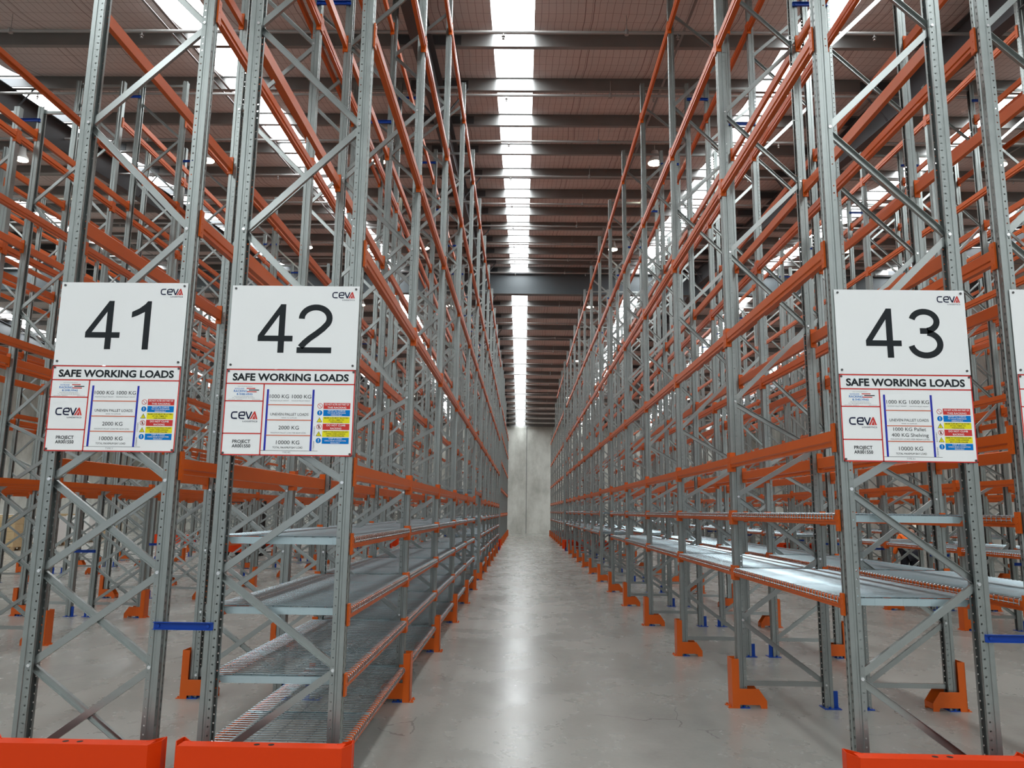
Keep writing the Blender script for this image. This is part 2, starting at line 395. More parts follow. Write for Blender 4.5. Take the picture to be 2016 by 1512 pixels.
# row: left post outer face x, label phrase, frame pattern, first frame, which side is the aisle
ROWS = {
    41: (-3.00, 'rack of sign 41', 'X', 0, -1), 42: (-1.90, 'rack of sign 42', 'A', 0, 1),
    43: (1.95, 'rack of sign 43', 'B', 0, -1), 44: (3.05, 'rack right of sign 43', 'A', 0, 1),
    40: (-6.74, 'nearest rack across left aisle', 'X', 1, 1), 39: (-7.84, 'second rack across left aisle', 'X', 1, -1),
    45: (6.79, 'nearest rack across right aisle', 'B', 2, -1), 46: (7.89, 'second rack across right aisle', 'A', 2, 1),
    38: (-11.58, 'third rack across left aisle', 'X', 4, 1), 37: (-12.68, 'fourth rack across left aisle', 'X', 4, -1),
    47: (11.63, 'third rack across right aisle', 'B', 5, -1), 48: (12.73, 'fourth rack across right aisle', 'A', 5, 1),
    36: (-16.42, 'fifth rack across left aisle', 'X', 13, 1), 35: (-17.52, 'farthest left rack', 'X', 13, -1),
}
LAST1, FIRST2, LAST2 = 12, 13, 20

def offset_profile(path, t):
    P = [Vector((a, b)) for a, b in path]; out = []
    for i, p in enumerate(P):
        d1 = (p - P[i - 1]).normalized() if i > 0 else None; d2 = (P[i + 1] - p).normalized() if i < len(P) - 1 else None
        n1 = Vector((-d1.y, d1.x)) if d1 else None; n2 = Vector((-d2.y, d2.x)) if d2 else None
        nn = n1 if n2 is None else n2 if n1 is None else (n1 + n2).normalized()
        base = n1 or n2
        out.append(p + nn * (t / max(.5, nn.dot(base))))
    return [(a, b) for a, b in path] + [(q.x, q.y) for q in reversed(out)]
UP_PATH = [(.075, .020), (.075, 0), (.047, 0), (.043, .006), (.031, .006), (.027, 0), (0, 0), (0, .028), (.006, .033), (.006, .052), (0, .057), (0, .085),
           (.027, .085), (.031, .079), (.043, .079), (.047, .085), (.075, .085), (.075, .065)]
UP_PROF = offset_profile(UP_PATH, -.0028)
UP_PROF_FAR = [(.075, .020), (.075, 0), (.045, 0), (.037, .007), (.029, 0), (0, 0), (0, .085), (.029, .085), (.037, .078), (.045, .085), (.075, .085), (.075, .065), (.07, .06), (.07, .08), (.006, .08), (.006, .005), (.07, .005), (.07, .02)]
def upright(mir, h, prof):
    p = [(-x if mir else x, y) for x, y in prof]
    if mir: p = p[::-1]
    return MB().sweep(p, (0, 0, .006), (0, 0, h), (1, 0, 0), (0, 1, 0))
def channel(a, b, flip, full=True):
    """C channel brace from a to b (frame plane x,z)"""
    a = Vector(a); b = Vector(b); t = (b - a).normalized(); n_ = Vector((-t.z, 0, t.x)); yv = Vector((0, 1, 0))
    wv, dp, th = .042, .024, .0025
    prof = [(-wv/2, 0), (wv/2, 0), (wv/2, dp), (wv/2 - th, dp), (wv/2 - th, th), (-wv/2 + th, th), (-wv/2 + th, dp), (-wv/2, dp)]
    if not full: prof = [(-wv/2, 0), (wv/2, 0), (wv/2, dp), (-wv/2, dp)]
    if flip: prof = [(p, -q) for p, q in prof][::-1]
    return MB().sweep(prof, a, b, n_, yv)
def nodes_for(kind):
    """brace nodes as (side, height); side 0 = left post, 1 = right post"""
    A = [(1, .753), (0, 1.305), (1, 1.861), (0, 2.31), (1, 2.757), (0, 3.497), (1, 4.237), (0, 4.977), (1, 5.717), (0, 6.457), (1, 7.197), (0, 7.937), (1, 8.6)]
    if kind == 'A': return [[(0, .2)] + A]
    if kind == 'B': return [[(1, .2)] + [(1 - s, z) for s, z in A]]
    low = [(1, .2), (0, .753), (1, 1.305), (0, 1.861), (1, 2.41)]
    return [low, [(1 - s, z) for s, z in low], [(1, 2.41), (0, 2.757), (1, 3.497), (0, 4.241), (1, 4.979), (0, 5.719), (1, 6.459), (0, 7.199), (1, 7.939), (0, 8.6)]]
def frame_parts(kind, h, full=True):
    parts = [('upright', upright(False, h, UP_PROF if full else UP_PROF_FAR), (0, 0, 0), PUNCHED if full else STEEL),
             ('upright', upright(True, h, UP_PROF if full else UP_PROF_FAR), (FD, 0, 0), PUNCHED if full else STEEL)]
    xi = (.064, FD - .064)
    for ci, chain in enumerate(nodes_for(kind)):
        for (s0, z0), (s1, z1) in zip(chain, chain[1:]):
            if z1 > h - .1: continue
            if s0 == 1 and s1 == 0: s0, z0, s1, z1 = s1, z1, s0, z0
            rising = z1 > z0
            yy = .030 if rising else .056
            parts.append(('brace', channel((xi[s0], yy, z0 + (.018 if rising else -.018)), (xi[s1], yy, z1 + (-.018 if rising else .018)), not rising, full), (0, 0, 0), BRACE))
    for z in (.2, h - .07):
        parts.append(('brace', channel((xi[0], .036, z), (xi[1], .036, z), False, full), (0, 0, 0), BRACE))
    for s in (0, 1):
        x = 0 if s == 0 else FD; d = 1 if s == 0 else -1
        bp = MB().box(-.06 if d > 0 else -.09, .09 if d > 0 else .06, -.03, .115, 0, .006)
        xa, xb = sorted((-.006 * d, -.001 * d)); bp.box(xa, xb, .018, .067, 0.006, .15); xa, xb = sorted((-.001 * d, -.046 * d)); bp.box(xa, xb, .018, .024, .006, .15)
        for yb_ in (-.015, .10): bp.tube([(.04 * d, yb_, .006), (.04 * d, yb_, .022)], .010, 6)
        parts.append(('base_plate', bp, (x, 0, 0), BLUE))
    return parts
def bolt_mesh():
    return MB().tube([(0, .001, 0), (0, -.007, 0)], .011, 6).mesh('bolt', BOLT)
BOLT_ME = bolt_mesh()
_pc = {}
def frame_meshes(kind, h):
    key = (kind, h)
    if key not in _pc:
        _pc[key] = [(nm, mb.mesh(nm, m_), loc) for nm, mb, loc, m_ in frame_parts(kind, h)]
    return _pc[key]
_fc = {}
def frame_far(kind, h):
    key = (kind, h)
    if key not in _fc:
        all_ = MB(); mi = {STEEL: 0, BRACE: 1, BLUE: 2}
        for nm, mb, loc, m_ in frame_parts(kind, h, False):
            q = MB(); q.v = [(a + loc[0], b + loc[1], c + loc[2]) for a, b, c in mb.v]; q.f = mb.f; q.m = [mi[m_]] * len(mb.f)
            all_.join(q)
        _fc[key] = all_.mesh('upright_frame', [STEEL, BRACE, BLUE])
    return _fc[key]
def place_words(k):
    if k <= LAST1: return '%s from the front' % ORD[k + 1]
    return '%s past cross aisle' % ORD[k - FIRST2 + 1]
def make_frame(row, k):
    x, words, kind, k0, _ = ROWS[row]
    h = 8.45 if k < 1 else H_TOP
    if k >= 18: h = 7.1
    if k in (16, 17): h = 8.35
    if row in (39, 40) and k <= 2: h = 7.13
    label = 'grey upright frame, %s, %s' % (place_words(k), words)
    near = (row in (41, 42, 43, 44) and k <= 5) or (row in (40, 45) and k <= 4)
    if not near:
        return tag(link('upright_frame', frame_far(kind, h), (x, fy(k), 0)), label, 'rack frame', 'upright frames of the pallet racking')
    root = bpy.data.objects.new('upright_frame', None); COL.objects.link(root); root.location = (x, fy(k), 0)
    tag(root, label, 'rack frame', 'upright frames of the pallet racking')
    ups = []
    for nm, me, loc in frame_meshes(kind, h):
        o = link(nm, me, loc, parent=root)
        if nm == 'upright': ups.append(o)
    if k <= 1 and row in (41, 42, 43, 44):
        done = set()
        for chain in nodes_for(kind):
            for s, z in chain:
                if z < h - .1 and (s, z) not in done and z < 7:
                    done.add((s, z)); link('bolt', BOLT_ME, ((.057 if s == 0 else -.057), 0, z), parent=ups[s])
    return root
frames_k = lambda k0: [k for k in range(k0, LAST2 + 1)]
for row in ROWS:
    for k in frames_k(ROWS[row][3]): make_frame(row, k)

# beams: origin at the bay centre, at the upright's slotted face, top of the beam at z = 0; +x is outwards
HALF = BAY / 2
def beam_mb(hgt):
    s = hgt / .095
    pr = [(.010, 0), (.010, -.062 * s), (.003, -.070 * s), (.003, -hgt), (-.036, -hgt), (-.036, -.004), (-.032, 0)]
    return MB().sweep(pr, (0, -HALF + PD / 2, 0), (0, HALF - PD / 2, 0), (1, 0, 0), (0, 0, 1))
def conn_mb(sgn, up, dn):
    m_ = MB(); y0, y1 = sorted((sgn * (HALF - PD / 2 - .004), sgn * (HALF - .0012)))
    m_.box(.0005, .0125, y0, y1, -dn, up)
    yf0, yf1 = sorted((sgn * (HALF - PD / 2 - .008), sgn * (HALF - PD / 2 - .0005)))
    m_.box(-.040, .0125, yf0, yf1, -dn, up)
    for i in range(3):
        z = up - .03 - i * (up + dn - .06) / 2
        m_.tube([(.0125, (y0 + y1) / 2, z), (.0145, (y0 + y1) / 2, z)], .006, 6)
    return m_
PB, SBm = beam_mb(.095), beam_mb(.058)
PB_ME, SB_ME = PB.mesh('pallet_beam', ORANGE), SBm.mesh('shelf_beam', ORANGE)
CON = {('p', s): conn_mb(s, .045, .135) for s in (-1, 1)}; CON.update({('s', s): conn_mb(s, .035, .095) for s in (-1, 1)})
CON_ME = {k_: v_.mesh('end_connector', ORANGE) for k_, v_ in CON.items()}
PB_FULL = MB().join(PB).join(CON[('p', 1)]).join(CON[('p', -1)]); SB_FULL = MB().join(SBm).join(CON[('s', 1)]).join(CON[('s', -1)])
PB_FAR, SB_FAR = PB_FULL.mesh('pallet_beam', ORANGE), SB_FULL.mesh('shelf_beam', ORANGE)

LEFT_LV = [2.00, 3.60, 5.15, 6.75, 8.30]
def levels(row, b):
    """(kind, top height) of the beams in bay b of a row"""
    if b == LAST1: return []                       # the cross aisle
    tunnel = b == 5
    blk2 = b >= FIRST2
    if row == 42:
        if blk2: return [('p', z) for z in (1.55, 2.78, 4.1, 5.45, 6.75)]
        if tunnel: return [('p', 2.16)] + [('p', z) for z in (3.40, 4.97, 6.50, 8.37)]
        return [('s', z) for z in (.285, .690, 1.095, 1.518)] + [('p', z) for z in (1.975, 3.40, 4.97, 6.50, 8.37)]
    if row >= 43:
        if tunnel: return [('p', z) for z in (2.25, 3.42, 4.95, 6.52, 8.40)]
        hi = (2.225, 3.42, 4.95, 6.52) + (() if b >= 17 else (8.40,) if b < 16 else ())
        return [('s', 1.200), ('s', 1.700)] + [('p', z) for z in hi]
    hi = LEFT_LV if b < 16 and not (row in (39, 40) and b < 3) else LEFT_LV[:4]
    return [('p', z) for z in hi]
beams = []
for row, (x, words, kind, k0, aisle) in ROWS.items():
    for b in range(k0, LAST2):
        for li, (tp, z) in enumerate(levels(row, b)):
            if b == 0 and z > 8.2: pass
            for side in (-1, 1):
                fx = x if side < 0 else x + FD; yc = fy(b) + PD / 2 + HALF
                pts = [(fx, fy(b), z), (fx, fy(b) + BAY, z), (fx, fy(b), z - .1), (fx, fy(b) + BAY, z - .1)]
                if fy(b) < 5 or in_view(pts, 200):
                    d = math.sqrt(fx * fx + (yc) ** 2 + (z - CAM_H) ** 2)
                    beams.append((d, row, b, li, tp, z, side, fx, yc, side == aisle))
beams.sort(key=lambda t: t[0])
LV_W = ['lowest', 'second', 'third', 'fourth', 'fifth', 'sixth', 'seventh', 'eighth', 'ninth']
cnt = {'p': 0, 's': 0}; rest = {'p': MB(), 's': MB()}
for d, row, b, li, tp, z, side, fx, yc, is_aisle in beams:
    cnt[tp] += 1
    rz = 0 if side > 0 else math.pi
    if cnt[tp] > 300:
        q = PB_FULL if tp == 'p' else SB_FULL; sg = 1 if side > 0 else -1
        c2 = MB(); c2.v = [(fx + sg * a, yc + sg * b_, z + c_) for a, b_, c_ in q.v]; c2.f = q.f; c2.m = q.m
        rest[tp].join(c2); continue
    near = cnt[tp] <= 110
    nm = 'pallet_beam' if tp == 'p' else 'shelf_beam'
    o = link(nm, (PB_ME if tp == 'p' else SB_ME) if near else (PB_FAR if tp == 'p' else SB_FAR), (fx, yc, z), rz)
    if near:
        for s in (-1, 1): link('end_connector', CON_ME[(tp, s)], parent=o)
    bay = '%s bay' % ORD[b + 1] if b < LAST1 else '%s past cross aisle' % ORD[b - FIRST2 + 1]
    tag(o, '%s beam, %s level, %s, %s, %s' % ('orange' if tp == 'p' else 'slim orange', LV_W[li], bay, 'aisle side' if is_aisle else 'rear', ROWS[row][1]),
        'rack beam', 'orange pallet beams' if tp == 'p' else 'slim orange shelf beams')
for tp in 'ps':
    if rest[tp].v:
        o = link('pallet_beam' if tp == 'p' else 'shelf_beam', rest[tp].mesh('farther_beams', ORANGE))
        tag(o, 'mass of %s beams in the farther bays of the racks' % ('orange pallet' if tp == 'p' else 'slim orange shelf'), 'rack beam', kind='stuff')

# wire mesh decks
def deck_mb():
    wires, frames = MB(), []
    L = BAY - PD - .03; nW = 46
    for i in range(nW):
        y = -L / 2 + .02 + (L - .04) * i / (nW - 1); r = .0037
        wires.tube([(-.0142, y, -.030), (-.0142, y, .003), (-.007, y, .0085), (FD + .007, y, .0085), (FD + .0142, y, .003), (FD + .0142, y, -.030)], r, 4)
    for j in range(8):
        x = .035 + (FD - .07) * j / 7; wires.tube([(x, -L / 2 + .01, .003), (x, L / 2 - .01, .003)], .0026, 4)
    for s in (-1, 1):                       # edge channels and waterfall wires
        wires.tube([(-.0185 if s < 0 else FD + .0185, -L / 2 + .01, -.020), (-.0185 if s < 0 else FD + .0185, L / 2 - .01, -.020)], .0024, 4)
    for y in (-L / 2 + .004, -L / 6, L / 6, L / 2 - .004):
        sg = 1 if y < 0 else -1; frame = MB(); frames.append(frame)
        frame.add([(.045, y, 0), (FD - .045, y, 0), (FD - .085, y, -.042), (.085, y, -.042), (.045, y + sg * .03, 0), (FD - .045, y + sg * .03, 0), (FD - .085, y + sg * .03, -.042), (.085, y + sg * .03, -.042)],
                  [(0, 1, 2, 3), (7, 6, 5, 4), (3, 2, 6, 7), (0, 3, 7, 4), (1, 5, 6, 2)])
        for q in range(8): frame.box(.12 + q * .085, .123 + q * .085, min(y, y - sg * .0012), max(y, y - sg * .0012), -.042, .0)
        frame.box(.0, .09, y, y + sg * .03, -.003, .0) if sg > 0 else frame.box(.0, .09, y - .03, y, -.003, 0)
        frame.box(FD - .09, FD, min(y, y + sg * .03), max(y, y + sg * .03), -.003, .0)
    return wires, frames
DW, DF = deck_mb()
CHAN = mat('deck_channel_zinc', (0.42, 0.53, 0.56, 1), 0.35, 0.6)
DW_ME, DF_ME = DW.mesh('wire_mesh', WIRE), [q.mesh('support_channel', CHAN) for q in DF]
DALL = MB().join(DW)
for q in DF: DALL.join(q)
DALL = DALL.mesh('mesh_deck', WIRE)
decks = []
for row, (x, words, kind, k0, aisle) in ROWS.items():
    if row not in (42, 43, 44, 45, 46, 47, 48): continue
    for b in range(k0, LAST2 if row < 47 else LAST1):
        lv = levels(row, b)
        zs = [z for tp, z in lv if tp == 's']
        if row == 42 and b == 5: zs = [2.16]
        if row >= 47 : zs = zs[:1]
        for li, z in enumerate(zs): decks.append((fy(b), row, b, li, x, z))
decks.sort()
for i, (y, row, b, li, x, z) in enumerate(decks):
    near = y < 14 and row in (42, 43, 44)
    o = link('wire_mesh_deck', DW_ME if near else DALL, (x, y + PD / 2 + HALF, z + .003))
    for q in (DF_ME if near else ()): link('support_channel', q, parent=o)
    bay = '%s bay' % ORD[b + 1] if b < LAST1 else '%s past cross aisle' % ORD[b - FIRST2 + 1]
    tag(o, 'wire mesh deck, %s shelf, %s, %s' % (LV_W[li], bay, ROWS[row][1]), 'mesh deck', 'wire mesh decks on the shelf beams')

# orange post protectors: origin at the post's slotted face, +x outwards
def guard_mb():
    g = MB(); o = .065; W = .073; t = .005
    g.box(o - t, o, -W, W, 0, .42)
    out = [(o, 0), (o, .42), (0, .42), (0, .165), (-.17, .165), (-.24, .065), (-.24, 0), (-.185, 0), (-.185, .012), (-.175, .03), (0.0, .03), (0.0, 0)]
    for s in (-1, 1):
        ya, yb = sorted((s * W, s * (W - t)))
        g.sweep(out[::-1], (0, ya, 0), (0, yb, 0), (1, 0, 0), (0, 0, 1))
        g.box(o - .01, o + .035, min(s * W, s * (W - .045)), max(s * W, s * (W - .045)), 0, .006)
    g.tube([(o + .02, -W + .022, .006), (o + .02, -W + .022, .02)], .008, 6).tube([(o + .02, W - .022, .006), (o + .02, W - .022, .02)], .008, 6)
    g.box(-.24, -.235, -W, W, .02, .065)
    return g
G_ME = guard_mb().mesh('post_guard', ORANGE)
for row, (x, words, kind, k0, aisle) in ROWS.items():
    for k in range(max(1, k0), LAST2 + 1):
        if k in (LAST1, FIRST2): continue
        fx = x if aisle < 0 else x + FD
        o = link('post_guard', G_ME, (fx, fy(k) + PD / 2, 0), 0 if aisle > 0 else math.pi)
        tag(o, 'orange post guard, %s, %s' % (place_words(k), words), 'post guard', 'orange post guards along the aisles')

# long end guards at the rack ends
def end_guard_mb(flip=1):
    b_, wing = MB(), MB(); hw = .455; h = .405; d = .095
    b_.box(-hw, hw, 0, .006, 0.0, h).box(-hw, hw, 0.006, d, h - .006, h).box(-hw, hw, .006, d, 0, .006)
    out = []
    for s in (-1, 1):
        w_ = MB()
        A = (s * hw, 0.0); B = (s * (hw + .038), .085); C = (s * (hw + .030), .165); D = (s * (hw - .045), .075)
        t = .005
        for p, q in ((A, B), (B, C), (C, D)):
            p, q = Vector(p), Vector(q); nn = Vector((-(q - p).y, (q - p).x)).normalized() * t
            w_.sweep([(p.x, p.y), (q.x, q.y), (q.x + nn.x, q.y + nn.y), (p.x + nn.x, p.y + nn.y)], (0, 0, 0), (0, 0, h + .002), (1, 0, 0), (0, 1, 0))
        out.append(w_)
    holes = MB()
    for x in (-.03, .05): holes.tube([(x, .05, h + .0002), (x, .05, h + .0008)], .017, 14)
    return b_, out, holes
EG, EW, EH = end_guard_mb()
EG_ME, EW_ME, EH_ME = EG.mesh('channel', REDOR), [w_.mesh('wing', REDOR) for w_ in EW], EH.mesh('drain_hole', INK)
def end_guard(xc, y, rz, label):
    r = bpy.data.objects.new('rack_end_guard', None); COL.objects.link(r); r.location = (xc, y, 0); r.rotation_euler = (0, 0, rz)
    link('channel', EG_ME, parent=r); link('drain_hole', EH_ME, parent=r)
    for m_ in EW_ME: link('wing', m_, parent=r)
    tag(r, label, 'end guard', 'orange red rack end guards')
FRONT_C = {41: -2.50, 42: -1.430, 43: 2.300, 44: 3.26 + .05}
for row, xc in FRONT_C.items():
    end_guard(xc, 4.455, 0, 'low orange red end guard on the floor before the %s' % ROWS[row][1])
for row, (x, words, kind, k0, aisle) in ROWS.items():
    if k0 < LAST1: end_guard(x + FD / 2, fy(LAST1) + .43, math.pi, 'red end guard, near side of cross aisle, %s' % words)
    end_guard(x + FD / 2, fy(FIRST2) - .31, 0, 'red end guard, far side of cross aisle, %s' % words)
    if row in (41, 42, 43, 44): end_guard(x + FD / 2, fy(LAST2) + .43, math.pi, 'orange red end guard at the far wall, %s' % words)

# blue spacers between back-to-back frames
sp_me = MB().sweep([(0, -.022), (0, .022), (.02, .022), (.02, .019), (.003, .019), (.003, -.019), (.02, -.019), (.02, -.022)], (-.18, 0, 0), (.18, 0, 0), (0, -1, 0), (0, 0, 1))
sp_me.tube([(-.15, -.002, 0), (-.15, -.012, 0)], .010, 6).tube([(.15, -.002, 0), (.15, -.012, 0)], .010, 6)
SP_ME = sp_me.mesh('row_spacer', BLUE)
for pair, words in (((41, 42), 'between racks of signs 41 and 42'), ((43, 44), 'right of the rack of sign 43'), ((39, 40), 'inside the rack pair across the left aisle'), ((45, 46), 'inside the rack pair across the right aisle')):
    xa = ROWS[pair[0]][0] + FD; xb = ROWS[pair[1]][0]
    for k in range(ROWS[pair[0]][3], LAST1 + 1):
        for nm, z in (('low', .995), ('high', 6.92 if k < 3 else 8.70)):
            if k == 0 and nm == 'high': continue
            o = link('row_spacer', SP_ME, ((xa + xb) / 2, fy(k) - .0005, z))
            tag(o, 'blue spacer, %s, %s frame, %s' % (nm, ORD[k + 1], words), 'spacer', 'blue row spacers')

# ------------------------------------------------------------------ signs
def text_mb(s, size, width=None, bold=0.0, align='CENTER', slant=0.0):
    cu = bpy.data.curves.new('t', 'FONT'); cu.body = s; cu.size = size; cu.align_x = 'LEFT'; cu.resolution_u = 3
    cu.offset = bold * size; cu.fill_mode = 'FRONT'; cu.shear = slant
    ob = bpy.data.objects.new('t', cu); COL.objects.link(ob)
    dg = bpy.context.evaluated_depsgraph_get(); me = bpy.data.meshes.new_from_object(ob.evaluated_get(dg))
    v = [(p.co.x, p.co.y) for p in me.vertices]; f = [tuple(p.vertices) for p in me.polygons]
    bpy.data.objects.remove(ob); bpy.data.curves.remove(cu); bpy.data.meshes.remove(me)
    if not v: return [], []
    x0 = min(p[0] for p in v); x1 = max(p[0] for p in v)
    k = width / (x1 - x0) if width else 1.0
    off = {'LEFT': x0, 'CENTER': (x0 + x1) / 2, 'RIGHT': x1}[align]
    return [((p[0] - off) * k, p[1]) for p in v], f
def cap(s, h, **kw):
    """text whose capitals are h high (default font cap height is about 0.73 of its size)"""
    return text_mb(s, h / .729, **kw)
class Print:
    """flat print on a board; u runs right, v runs down from the board's top left, in metres"""
    def __init__(self): self.d = {}; self.part = None
    def put(self, mat_, vs, fs, lift=0):
        mb = self.d.setdefault((mat_, lift, self.part), MB()); mb.add([(u, -.0006 - .0004 * lift, -v) for u, v in vs], [f[::-1] if False else f for f in fs])
    def rect(self, mat_, u0, v0, u1, v1, lift=0): self.put(mat_, [(u0, v1), (u1, v1), (u1, v0), (u0, v0)], [(0, 1, 2, 3)], lift)
    def line(self, mat_, a, b, w, lift=0):
        a, b = Vector(a), Vector(b); n_ = Vector((-(b - a).y, (b - a).x)).normalized() * w / 2
        self.put(mat_, [a - n_, b - n_, b + n_, a + n_], [(0, 1, 2, 3)], lift)
    def poly(self, mat_, pts, lift=0): self.put(mat_, pts, [tuple(range(len(pts)))], lift)
    def text(self, mat_, s, u, v, h, lift=1, rot=0, **kw):
        vs, fs = cap(s, h, **kw)
        c, s_ = math.cos(rot), math.sin(rot)
        self.put(mat_, [(u + x * c - y * s_, v - y * c - x * s_) if rot else (u + x, v - y) for x, y in vs], fs, lift)
    def disc(self, mat_, u, v, r, lift=0, n=20): self.poly(mat_, [(u + r * math.cos(2 * math.pi * i / n), v - r * math.sin(2 * math.pi * i / n)) for i in range(n)], lift)
    def ring(self, mat_, u, v, r, w, lift=0, n=20):
        vs = [(u + q * math.cos(2 * math.pi * i / n), v - q * math.sin(2 * math.pi * i / n)) for q in (r, r - w) for i in range(n)]
        self.put(mat_, vs, [(i, (i + 1) % n, n + (i + 1) % n, n + i) for i in range(n)], lift)
    def logo(self, u, v, w):
        """wordmark: dark C, E, V and a red peaked A with a small caption below"""
        h = w * .24; t = w * .052
        def arc(cu, cv, ru, rv, a0, a1, n_=12):
            P = [(cu + ru * math.cos(math.radians(a0 + (a1 - a0) * i / n_)), cv - rv * math.sin(math.radians(a0 + (a1 - a0) * i / n_))) for i in range(n_ + 1)]
            for p, q in zip(P, P[1:]): self.line(NAVY, p, q, t, 1)
        # C : squarish with rounded left corners
        def rc(u0, u1, close):
            r = h * .34
            self.line(NAVY, (u0 + r, v), (u1, v), t, 1); self.line(NAVY, (u0 + r, v + h), (u1, v + h), t, 1); self.line(NAVY, (u0, v + r), (u0, v + h - r), t, 1)
            arc(u0 + r, v + r, r, r, 90, 180, 5); arc(u0 + r, v + h - r, r, r, 180, 270, 5)
            if close:
                self.line(NAVY, (u0, v + h * .52), (u1, v + h * .52), t, 1); self.line(NAVY, (u1, v + r * .6), (u1, v + h * .52), t, 1); arc(u1 - r * .6, v + r * .6, r * .6, r * .6, 0, 90, 4)
        rc(u, u + w * .22, False); rc(u + w * .285, u + w * .50, True)
        self.line(NAVY, (u + w * .545, v - t * .4), (u + w * .655, v + h + t * .4), t, 1); self.line(NAVY, (u + w * .655, v + h + t * .4), (u + w * .765, v - t * .4), t, 1)
        a = u + w * .70
        self.poly(SRED, [(a, v + h + t * .5), (a + w * .155, v - t * .6), (a + w * .20, v - t * .6), (a + w * .30, v + h + t * .5), (a + w * .24, v + h + t * .5), (a + w * .165, v + h * .28), (a + w * .06, v + h + t * .5)], 1)
        self.poly(SRED, [(a + w * .095, v + h + t * .5), (a + w * .17, v + h * .42), (a + w * .215, v + h + t * .5)], 1)
        self.text(NAVY, 'LOGISTICS', u + w * .72, v + h + w * .135, w * .055, width=w * .56, bold=.01)
def finish_board(name, pr, w, h, loc, label, cat, group, names, screws):
    root = link(name, MB().box(0, w, 0, .003, -h, 0).mesh('board', SIGN), loc)
    tag(root, label, cat, group)
    for (m_, lift, part), mb in pr.d.items():
        link(part.split('#')[0] if part else names.get(m_.name, 'printing'), mb.mesh('print', m_), parent=root)
    sc = MB().tube([(0, 0, 0), (0, -.004, 0)], .0075, 8).mesh('screw', BOLTD)
    for u, v in screws: link('screw', sc, (u, 0, -v), parent=root)
BOLTD = mat('dark_screw', (0.08, 0.08, 0.08, 1), 0.4, 0.7)
NAMES = {'sign_black': 'black_lettering', 'logo_navy': 'navy_logo_letters', 'sign_red': 'red_printing', 'sign_upright_blue': 'blue_upright_bars', 'sign_beam_orange': 'orange_beam_lines',
         'sign_mandatory_blue': 'blue_notice_panels', 'sign_warning_yellow': 'yellow_warning_panels', 'sign_white': 'white_lettering', 'sign_grey_print': 'small_grey_print'}
SW, SH1, SH2 = .82, .545, .545
def stroke(path, w):
    """quads along a centre line with mitred joints"""
    P = [Vector(q) for q in path]; L, Rr = [], []
    for i, q in enumerate(P):
        d1 = (q - P[i - 1]).normalized() if i else (P[1] - q).normalized(); d2 = (P[i + 1] - q).normalized() if i < len(P) - 1 else d1
        n1 = Vector((-d1.y, d1.x)); n_ = (n1 + Vector((-d2.y, d2.x))).normalized(); k = w / 2 / max(.5, n_.dot(n1))
        L.append(q + n_ * k); Rr.append(q - n_ * k)
    return [[tuple(L[i]), tuple(Rr[i]), tuple(Rr[i + 1]), tuple(L[i + 1])] for i in range(len(P) - 1)]
def arc_pts(cx, cy, rx, ry, a0, a1, n_): return [(cx + rx * math.cos(math.radians(a0 + (a1 - a0) * i / n_)), cy + ry * math.sin(math.radians(a0 + (a1 - a0) * i / n_))) for i in range(n_ + 1)]
DIGITS = {   # drawn on a cell 0.70 wide and 1.0 high
    '4': [[(.41, 0), (.535, 0), (.535, 1), (.43, 1), (.41, .965)], [(0, .235), (.41, .235), (.41, .35), (0, .35)], [(.535, .235), (.70, .235), (.70, .35), (.535, .35)], [(0, .35), (.13, .35), (.41, .775), (.41, .965)]],
    '1': [[(.29, 0), (.415, 0), (.415, 1), (.335, 1), (.29, .94)], [(.03, .655), (.15, .70), (.29, .775), (.29, .94), (.17, .845), (.03, .775)]],
    '2': stroke(arc_pts(.355, .710, .280, .230, 182, -28, 22) + [(.51, .50), (.39, .40), (.26, .305), (.155, .21), (.075, .118)], .122) + [[(.005, 0), (.70, 0), (.70, .117), (.005, .117)]],
    '3': stroke(arc_pts(.335, .745, .245, .196, 168, -78, 20), .120) + stroke(arc_pts(.335, .285, .285, .232, 80, -170, 24), .122) + [[(.24, .49), (.40, .49), (.40, .605), (.24, .605)]],
}
def number_sign(num, x, z, ybo, label):
    p = Print()
    cx = SW * .47
    if num:
        for ch, u0 in ((num[0], .183), (num[1], {'1': .463, '2': .434, '3': .449}[num[1]])):
            p.part = 'aisle_digit' if ch == '4' else 'second_digit'
            for poly in DIGITS[ch]: p.poly(INK, [(u0 + a * .318, .122 + .318 * (1 - b)) for a, b in poly])
        p.part = None
    p.logo(SW * .792, .042, .142)
    finish_board('aisle_number_sign', p, SW, SH1, (x, ybo, z), label, 'sign', 'aisle number signs', {**NAMES, 'sign_black': 'aisle_number'}, [(.022, .02), (SW - .022, .02), (.022, SH1 - .025), (SW - .022, SH1 - .025)])
